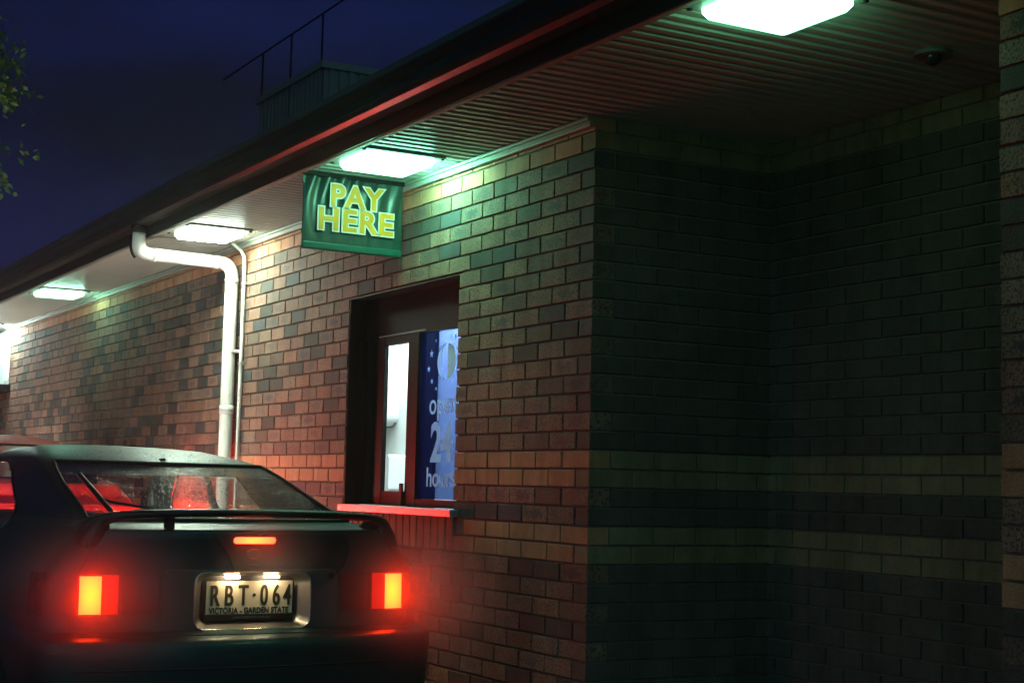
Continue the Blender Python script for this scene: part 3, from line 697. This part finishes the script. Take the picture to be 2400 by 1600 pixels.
    # tail lights
    for s_ in (-1, 1):
        def patch(u0, u1, z0, z1, off, nu=12, nz=6, thick=True):
            b_ = bmesh.new(); P = []
            for i in range(nz+1):
                z = z0 + (z1-z0)*i/nz
                P.append([surf(s_*(u0 + (u1-u0)*j/nu), z, off) for j in range(nu+1)])
            V = grid(b_, P, flip=(s_ < 0))
            # rim back to the body
            ring = [V[0][j] for j in range(nu+1)] + [V[i][nu] for i in range(1, nz+1)] + [V[nz][j] for j in range(nu-1, -1, -1)] + [V[i][0] for i in range(nz-1, 0, -1)]
            ring2 = []
            for v_ in ring:
                q = surf(v_.co.x, min(max(v_.co.z, .73), 1.2), -.004); ring2.append(b_.verts.new(q))
            for i in range(len(ring)):
                k2 = (i+1) % len(ring)
                try: b_.faces.new((ring[i], ring2[i], ring2[k2], ring[k2]) if s_ > 0 else (ring[k2], ring2[k2], ring2[i], ring[i]))
                except ValueError: pass
            bmesh.ops.recalc_face_normals(b_, faces=b_.faces[:])
            return b_
        tl = obj('tail_light', patch(.535, .835, .797, .958, .006, 20, 6), M_lens, car, smooth=False)
        obj('reflector', patch(.545, .607, .803, .953, .0085, 6, 6), M_lensred, tl)
        obj('lit_lamp', patch(.610, .692, .803, .948, .0095, 6, 6) if full else patch(.60, .76, .803, .953, .0095, 8, 6), M_lit if full else M_lit2, tl)
        b_ = bmesh.new(); P = []
        for i in range(2): P.append([surf(s_*(.39 + .14*j/6), .803 + .15*i, .004) for j in range(7)])
        grid(b_, P, flip=(s_ < 0)); obj('garnish', b_, M_lensdark, car)
    # high-level brake light
    b_ = bmesh.new(); o_ = rrect(.178, .026, .0125, 6)
    a = [b_.verts.new(surf(p, 1.088+q, .006)) for p, q in o_]; b2 = [b_.verts.new(surf(p, 1.088+q, -.01)) for p, q in o_]
    b_.faces.new(a)
    for i in range(len(a)): b_.faces.new((b2[i], b2[(i+1) % len(a)], a[(i+1) % len(a)], a[i]))
    bmesh.ops.recalc_face_normals(b_, faces=b_.faces[:])
    obj('high_brake_light', b_, M_lit3, car)
    # head lights
    for s_ in (-1, 1):
        b_ = bmesh.new(); bx(b_, s_*.60-.13, s_*.60+.13, 4.33, 4.425, .70, .82, bev=.02); obj('headlight', b_, M_head, car)
    # cabin
    b_ = bmesh.new()
    bx(b_, -.60, .60, .55, .95, .70, 1.125, bev=.05); bx(b_, -.62, .62, .7, 3.2, .45, .75)
    obj('rear_seat', b_, M_seat, car, smooth=True)
    for s_ in (-1, 1):
        b_ = bmesh.new(); bx(b_, s_*.36-.23, s_*.36+.23, 1.75, 1.92, .6, 1.03, bev=.05); bx(b_, s_*.36-.12, s_*.36+.12, 1.74, 1.82, 1.04, 1.165, bev=.03); obj('front_seat', b_, M_seat, car, smooth=True)
    b_ = bmesh.new(); bx(b_, -.62, .62, 2.75, 3.3, .7, 1.05, bev=.04); obj('dashboard', b_, M_seat, car, smooth=True)
    b_ = bmesh.new(); bx(b_, -.10, .10, 2.62, 2.65, 1.29, 1.345, bev=.01); obj('rear_view_mirror', b_, M_rubber, car)
    if not full:
        b_ = bmesh.new(); bx(b_, -.80, .80, -.12, .30, .975, .998, bev=.008); obj('light_cutoff_lip', b_, paint, car)  # added unseen lip, cuts the brake lamps' red light off the upper wall
    if full:
        # rear spoiler on end legs
        b_ = bmesh.new(); P = []
        crv = [(-.668, .29, 1.045), (-.662, .27, 1.085), (-.650, .245, 1.120), (-.628, .22, 1.150), (-.595, .195, 1.172), (-.54, .165, 1.184), (-.45, .140, 1.191), (-.3, .118, 1.197), (-.15, .106, 1.1985), (0, .104, 1.199)]
        crv = crv + [(-a_, b__, c__) for a_, b__, c__ in crv[-2::-1]]
        prof = [(-.046, -.014), (-.048, .002), (-.040, .012), (-.01, .016), (.05, .010), (.082, -.006), (.060, -.012), (0, -.016), (-.03, -.018)]
        for i, (u_, y_, z_) in enumerate(crv):
            dx = crv[min(i+1, len(crv)-1)][0]-crv[max(i-1, 0)][0]; dz = crv[min(i+1, len(crv)-1)][2]-crv[max(i-1, 0)][2]
            an = math.atan2(dz, dx); k = 1 + 1.3*min(1, abs(an)/.7)**1.5
            P.append([(u_ - math.sin(an)*pz_*k, y_+py_*(1+.25*abs(an)), z_ + math.cos(an)*pz_*k) for py_, pz_ in prof])
        V = grid(b_, [r_ + [r_[0]] for r_ in P]); bmesh.ops.remove_doubles(b_, verts=b_.verts[:], dist=1e-5); bmesh.ops.recalc_face_normals(b_, faces=b_.faces[:])
        sp_ = obj('spoiler', b_, M_spoil, car, smooth=True); md = sp_.modifiers.new('s', 'SUBSURF'); md.levels = 1; md.render_levels = 1
        # leg feet
        for s_ in (-1, 1):
            b_ = bmesh.new(); P = []
            for z, u0, u1, y0, y1 in ((1.06, .60, .70, .15, .44), (1.10, .575, .690, .15, .42), (1.13, .565, .672, .15, .38), (1.16, .575, .648, .155, .33), (1.176, .575, .620, .16, .28)):
                cxx, cyy, wx, wy = (u0+u1)/2, (y0+y1)/2, (u1-u0)/2, (y1-y0)/2
                P.append([(s_*(cxx + wx*(abs(math.cos(q))**.6)*math.copysign(1, math.cos(q))), cyy + wy*(abs(math.sin(q))**.6)*math.copysign(1, math.sin(q)), z) for q in [2*math.pi*k_/24 for k_ in range(25)]])
            grid(b_, P); bmesh.ops.remove_doubles(b_, verts=b_.verts[:], dist=1e-5); bmesh.ops.recalc_face_normals(b_, faces=b_.faces[:]); obj('spoiler_leg', b_, M_spoil, car, smooth=True)
        b_ = bmesh.new(); bx(b_, -.350, -.320, .15, .20, 1.128, 1.19, bev=.004); bx(b_, -.47, -.32, .16, .19, 1.172, 1.186, bev=.004); obj('spoiler_stay', b_, M_rubber, car)
        # wiper
        wp = obj('wiper', (lambda q: (tube(q, WIP[0], .011, 8), q)[1])(bmesh.new()), M_rubber, car)
        b_ = bmesh.new(); tube(b_, WIP[1], .0055, 8); obj('wiper_arm', b_, M_rubber, car)
        # plate garnish panel with rounded hole
        b_ = bmesh.new(); hz, hc = .2235, .8485; n6 = 6
        inner = rrect(.496, hz, .042, n6); oz0, oz1 = .728, .972
        outer = []
        for (x_, z_) in inner:
            k = 10
            # map to outer rounded rect by same ordering
            outer.append(None)
        outer = rrect(.75, oz1-oz0, .03, n6); oc = (oz0+oz1)/2
        yv = lambda u_: .097 + .045*(u_/.70)**2 - .007
        A = [b_.verts.new((x_, yv(x_), hc+z_)) for x_, z_ in inner]; Bv = [b_.verts.new((x_, yv(x_), oc+z_)) for x_, z_ in outer]; Cv = [b_.verts.new((x_, yv(x_)+.02, oc+z_)) for x_, z_ in outer]
        for i in range(len(A)):
            k2 = (i+1) % len(A); b_.faces.new((A[i], A[k2], Bv[k2], Bv[i])); b_.faces.new((Bv[i], Bv[k2], Cv[k2], Cv[i]))
        bmesh.ops.recalc_face_normals(b_, faces=b_.faces[:]); obj('plate_garnish', b_, M_garn, car)
        # recess liner and chrome rim
        b_ = bmesh.new(); Q = []
        for dy, k in ((-.010, 1.0), (.012, .94), (.034, .86), (.058, .80)):
            Q.append([b_.verts.new((x_*(1 if k == 1 else k), .097 + dy, hc + .006*(1-k)*5 + z_*(1 if k == 1 else k*1.0))) for x_, z_ in inner])
        for a_, c_ in zip(Q[:-1], Q[1:]):
            for i in range(len(a_)):
                k2 = (i+1) % len(a_); b_.faces.new((a_[i], c_[i], c_[k2], a_[k2]))
        bmesh.ops.recalc_face_normals(b_, faces=b_.faces[:])
        bmesh.ops.reverse_faces(b_, faces=b_.faces[:])
        obj('plate_recess', b_, M_liner, car, smooth=True)
        b_ = bmesh.new(); b_.faces.new([b_.verts.new((x_*.86, .150, hc+z_*.86)) for x_, z_ in inner][::-1]); obj('recess_back', b_, M_rubber, car)
        b_ = bmesh.new(); tube(b_, [(x_*1.004, .0885, hc+z_*1.01) for x_, z_ in inner] + [(inner[0][0]*1.004, .0885, hc+inner[0][1]*1.01)], .0035, 8, cap=False); obj('plate_surround', b_, M_chrome, car, smooth=True)
        # plate
        plt = thing_part('number_plate', car)
        plc = 0.0
        b_ = bmesh.new(); bx(b_, plc-.186, plc+.186, .1300, .1330, .790, .924, bev=.001); obj('plate', b_, M_plate, plt)
        b_ = bmesh.new(); bx(b_, plc-.192, plc+.192, .1265, .1345, .767, .7935, bev=.002); obj('plate_holder', b_, M_rubber, plt)
        x0 = plc
        for ch, xx, dp in [(c_, x_+d_, e_) for c_, x_ in zip('RBT', (-.150, -.090, -.028)) for d_, e_ in ((-.0018, 0), (0, .0001), (.0018, .0002))]: text_mesh('character', ch, M_ink, plt, TY(x0+xx, .1292+dp, .827), size=.118, offset=.001, extrude=.0006, sx=.58)
        for ch, xx, dp in [(c_, x_+d_, e_) for c_, x_ in zip('064', (.062, .115, .163)) for d_, e_ in ((-.0018, 0), (0, .0001), (.0018, .0002))]: text_mesh('character', ch, M_ink, plt, TY(x0+xx, .1292+dp, .827), size=.118, offset=.001, extrude=.0006, sx=.56)
        b_ = bmesh.new(); bmesh.ops.create_cone(b_, cap_ends=True, segments=12, radius1=.007, radius2=.007, depth=.001, matrix=Matrix.Translation((x0+.019, .1292, .868)) @ Matrix.Rotation(rad(90), 4, 'X')); obj('dot', b_, M_ink, plt)
        text_mesh('state_lettering', 'VICTORIA - GARDEN STATE', M_ink, plt, TY(x0-.001, .1292, .7955), size=.033, offset=.0011, extrude=.0006, sx=.80, spacing=1.04)
        text_mesh('holder_lettering', 'justcheapcars.com.au', M_grey, plt, TY(x0+.01, .1262, .7755), size=.018, extrude=.0002, sx=1.05)
        for xx in (-.085, .085):
            b_ = bmesh.new(); bx(b_, plc+xx-.030, plc+xx+.030, .103, .125, .9365, .947, bev=.003); obj('plate_lamp', b_, M_platelamp, car)
        # rain standing on the glass, roof edge and spoiler
        b_ = bmesh.new(); rd = random.Random(5)
        def bead(p, r_):
            mt = Matrix.Translation(p) @ Matrix.Diagonal((r_, r_, r_*.75, 1)); bmesh.ops.create_icosphere(b_, subdivisions=1, radius=1, matrix=mt)
        for k in range(1100):
            z_ = 1.16 + .235*rd.random()**.6; h_ = half(z_); jx = rd.uniform(-1, 1)*h_[nr+2][0]; q_ = surf(jx, z_, .001); bead(q_, rd.choice((.0016, .002, .0026, .0034)))
        for k in range(420):
            f_ = rd.uniform(0, len(crv)-1.001); i0 = int(f_); tt = f_-i0; a0_, a1_ = crv[i0], crv[i0+1]
            bead(Vector((a0_[0]+(a1_[0]-a0_[0])*tt, a0_[1]+(a1_[1]-a0_[1])*tt + rd.uniform(-.04, .03), a0_[2]+(a1_[2]-a0_[2])*tt + .0155)), rd.choice((.0018, .0025, .0032)))
        for k in range(500):
            z_ = rd.uniform(1.396, 1.46); bead(surf(rd.uniform(-.40, .40), z_, .001), rd.choice((.0016, .0022, .003)))
        rd_ = obj('raindrops', b_, M_drop, car, smooth=True); rd_['kind'] = 'stuff'
        # badge, lock, tailgate lip
        b_ = bmesh.new(); tube(b_, [(.030*math.cos(q), .1015, 1.034 + .019*math.sin(q)) for q in [2*math.pi*k/28 for k in range(29)]], .0022, 6, cap=False)
        tube(b_, [(.020*math.cos(q), .1010, 1.037 + .010*math.sin(q)) for q in [math.pi*k/10 for k in range(11)]], .0016, 6)
        obj('badge', b_, M_chrome, car, smooth=True)
        b_ = bmesh.new(); bx(b_, -.022, .022, .098, .103, .990, .993); obj('badge_bar', b_, M_chrome, car)
        b_ = bmesh.new(); bmesh.ops.create_cone(b_, cap_ends=True, segments=20, radius1=.013, radius2=.012, depth=.006, matrix=Matrix.Translation((.345, .096, .945)) @ Matrix.Rotation(rad(90), 4, 'X')); obj('lock', b_, M_chrome_dark, car)
        # tailgate shut line
        for s_ in (-1, 1):
            b_ = bmesh.new(); tube(b_, [surf(s_*.725, .745, .0005), surf(s_*.722, .80, .0005), surf(s_*.712, .90, .0005), surf(s_*.69, .97, .0005), surf(s_*.66, 1.03, .0005), surf(s_*.625, 1.08, .0005)], .0022, 5)
            obj('shut_line', b_, M_rubber, car)
        b_ = bmesh.new(); tube(b_, [surf(u_, .722, .001) for u_ in [-.70+.1*k for k in range(15)]], .003, 5); obj('shut_line', b_, M_rubber, car)
        b_ = bmesh.new(); bx(b_, -.012, .012, 1.262, 1.30, 1.407, 1.424, bev=.005); obj('washer_jet', b_, M_rubber, car)
        # bumper rub line
        b_ = bmesh.new(); tube(b_, [surf(u_, .60, .0) for u_ in [-.80+.08*k for k in range(21)]], .004, 6); obj('bumper_strip', b_, M_rubber, car)
    return car
def thing_part(name, parent):
    o = bpy.data.objects.new(name, None); C.objects.link(o); o.parent = parent; return o

def paintmat(name, c, r=.30, flake=True):
    m = mat(name, c, r, metal=.75, coat=.3, coat_r=.03)
    n = m.node_tree.nodes; l = m.node_tree.links; b = n['Principled BSDF']
    ge = n.new('ShaderNodeNewGeometry'); sp = n.new('ShaderNodeSeparateXYZ'); l.new(ge.outputs['Normal'], sp.inputs[0])
    r_ = n.new('ShaderNodeMapRange'); r_.inputs['From Min'].default_value = .3; r_.inputs['From Max'].default_value = .85; r_.inputs['To Min'].default_value = .04; r_.inputs['To Max'].default_value = .30
    l.new(sp.outputs['Z'], r_.inputs['Value']); l.new(r_.outputs['Result'], b.inputs['Coat Roughness'])
    droplets(m, 105, .0018, .32)
    out = n['Material Output']; dk = n.new('ShaderNodeBsdfDiffuse'); dk.inputs['Color'].default_value = (.008, .008, .009, 1)     # cabin lining on the inside
    mi = n.new('ShaderNodeMixShader'); l.new(ge.outputs['Backfacing'], mi.inputs[0]); l.new(b.outputs[0], mi.inputs[1]); l.new(dk.outputs[0], mi.inputs[2]); l.new(mi.outputs[0], out.inputs['Surface'])
    return m
M_paint = paintmat('paint_dark_teal', (.022, .068, .074), .45)
M_paint2 = paintmat('paint_red', (.75, .008, .010), .5); M_paint2.node_tree.nodes['Principled BSDF'].inputs['Coat Weight'].default_value = .05; M_paint2.node_tree.nodes['Principled BSDF'].inputs['Specular IOR Level'].default_value = .25; M_paint2.node_tree.nodes['Principled BSDF'].inputs['Metallic'].default_value = .1
M_spoil = paintmat('paint_spoiler', (.012, .020, .022), .4)
M_cglass = glass('rear_glass', (.50, .53, .52), .09, beads=True); M_cglass2 = glass('car_glass', (.80, .84, .82), .02)
M_redlit = mat('red_lit_glass', (.45, .014, .018), .35, coat=1)  # red light inside the window put into its opaque colour
M_chrome_dark = mat('dark_trim', (.10, .10, .10), .25, metal=.8)
M_lens = mat('lens_dark_red', (.12, .004, .004), .15, coat=1)
M_lensred = mat('lens_red', (.55, .01, .01), .2, coat=1, emit=(1, .01, .005), es=.55)
M_lensdark = mat('lens_smoked', (.05, .004, .006), .12, coat=1)
def brakemat(name, g0, g1, blue, s, uc, zc, ru, rz):
    m = lampmat(name, (1, g0, blue), s); n = m.node_tree.nodes; l = m.node_tree.links; b = n['Principled BSDF']
    t = n.new('ShaderNodeTexCoord'); sp = n.new('ShaderNodeSeparateXYZ'); l.new(t.outputs['Object'], sp.inputs[0])
    def mth(op, a, b_=None):
        q = n.new('ShaderNodeMath'); q.operation = op
        for i_, v_ in enumerate((a, b_)):
            if v_ is None: continue
            if isinstance(v_, (int, float)): q.inputs[i_].default_value = v_
            else: l.new(v_, q.inputs[i_])
        return q.outputs[0]
    du = mth('DIVIDE', mth('SUBTRACT', mth('ABSOLUTE', sp.outputs['X']), uc), ru); dz = mth('DIVIDE', mth('SUBTRACT', sp.outputs['Z'], zc), rz)
    d = mth('SQRT', mth('ADD', mth('MULTIPLY', du, du), mth('MULTIPLY', dz, dz)))
    rib = mth('MULTIPLY', mth('SINE', mth('MULTIPLY', sp.outputs['Z'], 900)), .12)
    r = n.new('ShaderNodeMapRange'); r.interpolation_type = 'SMOOTHSTEP'; r.inputs['From Min'].default_value = 0; r.inputs['From Max'].default_value = 1.3; r.inputs['To Min'].default_value = g1; r.inputs['To Max'].default_value = g0
    l.new(mth('ADD', d, rib), r.inputs['Value'])
    c_ = n.new('ShaderNodeCombineColor'); c_.inputs[0].default_value = 1; c_.inputs[2].default_value = blue; l.new(r.outputs['Result'], c_.inputs[1]); l.new(c_.outputs[0], b.inputs['Emission Color'])
    return m
M_lit = brakemat('brake_lamp', .0125, .033, .0013, 46, .65, .876, .045, .08)
M_lit2 = lampmat('brake_lamp_far', (1, .005, .003), 720)
M_lit3 = brakemat('brake_lamp_high', .020, .062, .006, 16, .0, 1.088, .085, .03)
M_head = lampmat('head_lamp', (1, .93, .80), 240)
M_drop = mat('water_bead', (.75, .8, .8), .06, spec=.9)
M_drop.node_tree.nodes['Principled BSDF'].inputs['Transmission Weight'].default_value = .75
M_drop.node_tree.nodes['Principled BSDF'].inputs['IOR'].default_value = 1.33
M_seat = mat('seat_cloth', (.015, .015, .016), .95, spec=.1)
M_garn = mat('garnish', (.055, .075, .08), .30, coat=.6)
M_liner = mat('recess_liner', (.26, .26, .235), .34, metal=.92)
M_plate = mat('plate_cream', (.66, .60, .42), .45, bump=(60, .1, .001))
M_ink = mat('plate_ink', (.025, .022, .010), .5)
M_grey = mat('holder_print', (.16, .15, .14), .5)
M_platelamp = lampmat('plate_lamp', (1, .72, .42), 75)
WIP = [[(-.475, .970, 1.337), (-.477, .755, 1.274), (-.480, .60, 1.229), (-.483, .458, 1.188)], [(-.478, .60, 1.236), (-.455, .575, 1.228), (-.388, .530, 1.216), (-.31, .470, 1.203), (-.232, .400, 1.172)]]
build_car((XC, 0, 0), (1, 1, 1), 'hatchback_car', 'dark teal hatchback with rear spoiler and lit brake lights at the service window', M_paint)
build_car((-1.12, 5.9, 0), (1.05, 1, 1.125), 'queued_car', 'red car queued ahead, only its roof showing at the left edge', M_paint2, full=False)

# ------------------------------------------------------------------ added scattering volume for the glow round the brake lamps
bm = bmesh.new()
GLOWS = ((XC-.66, .0, .87, (.55, .32, .42)), (XC+.66, .0, .87, (.55, .32, .42)), (XC+.02, .0, 1.06, (.34, .18, .20)))
for cx_, cy_, cz_, ra in GLOWS:
    bmesh.ops.create_uvsphere(bm, u_segments=32, v_segments=16, radius=1, matrix=Matrix.Translation((cx_, cy_, cz_)) @ Matrix.Diagonal((*ra, 1)))
m = bpy.data.materials.new('lamp_glow'); m.use_nodes = True; n = m.node_tree.nodes; l = m.node_tree.links; n.remove(n['Principled BSDF'])
pv = n.new('ShaderNodeVolumePrincipled'); pv.inputs['Color'].default_value = (.9, .9, .9, 1); pv.inputs['Anisotropy'].default_value = .25
t = n.new('ShaderNodeTexCoord'); dens = None
for cx_, cy_, cz_, ra in GLOWS:
    a = n.new('ShaderNodeVectorMath'); a.operation = 'SUBTRACT'; a.inputs[1].default_value = (cx_, cy_, cz_); l.new(t.outputs['Object'], a.inputs[0])
    b = n.new('ShaderNodeVectorMath'); b.operation = 'DIVIDE'; b.inputs[1].default_value = ra; l.new(a.outputs[0], b.inputs[0])
    c = n.new('ShaderNodeVectorMath'); c.operation = 'LENGTH'; l.new(b.outputs[0], c.inputs[0])
    d = n.new('ShaderNodeMath'); d.operation = 'SUBTRACT'; d.use_clamp = True; d.inputs[0].default_value = 1; l.new(c.outputs['Value'], d.inputs[1])
    e = n.new('ShaderNodeMath'); e.operation = 'POWER'; e.inputs[1].default_value = 2.2; l.new(d.outputs[0], e.inputs[0])
    if dens is None: dens = e.outputs[0]
    else:
        f = n.new('ShaderNodeMath'); f.operation = 'MAXIMUM'; l.new(dens, f.inputs[0]); l.new(e.outputs[0], f.inputs[1]); dens = f.outputs[0]
mu_ = n.new('ShaderNodeMath'); mu_.operation = 'MULTIPLY'; mu_.inputs[1].default_value = 3.2; l.new(dens, mu_.inputs[0]); l.new(mu_.outputs[0], pv.inputs['Density'])
l.new(pv.outputs[0], n['Material Output'].inputs['Volume'])
ms_ = obj('brake_glow_volume', bm, m); ms_['kind'] = 'stuff'

# ------------------------------------------------------------------ damp air
HZ = True
if HZ:
    bm = bmesh.new(); bx(bm, -9.5, 8, -9, 20, GZ-1.0, 9.5)
    m = bpy.data.materials.new('haze'); m.use_nodes = True; n = m.node_tree.nodes; n.remove(n['Principled BSDF'])
    pv = n.new('ShaderNodeVolumePrincipled'); pv.inputs['Color'].default_value = (.85, .88, .9, 1); pv.inputs['Density'].default_value = .0025; pv.inputs['Anisotropy'].default_value = .85
    m.node_tree.links.new(pv.outputs[0], n['Material Output'].inputs['Volume'])
    h = obj('haze', bm, m); h['kind'] = 'stuff'
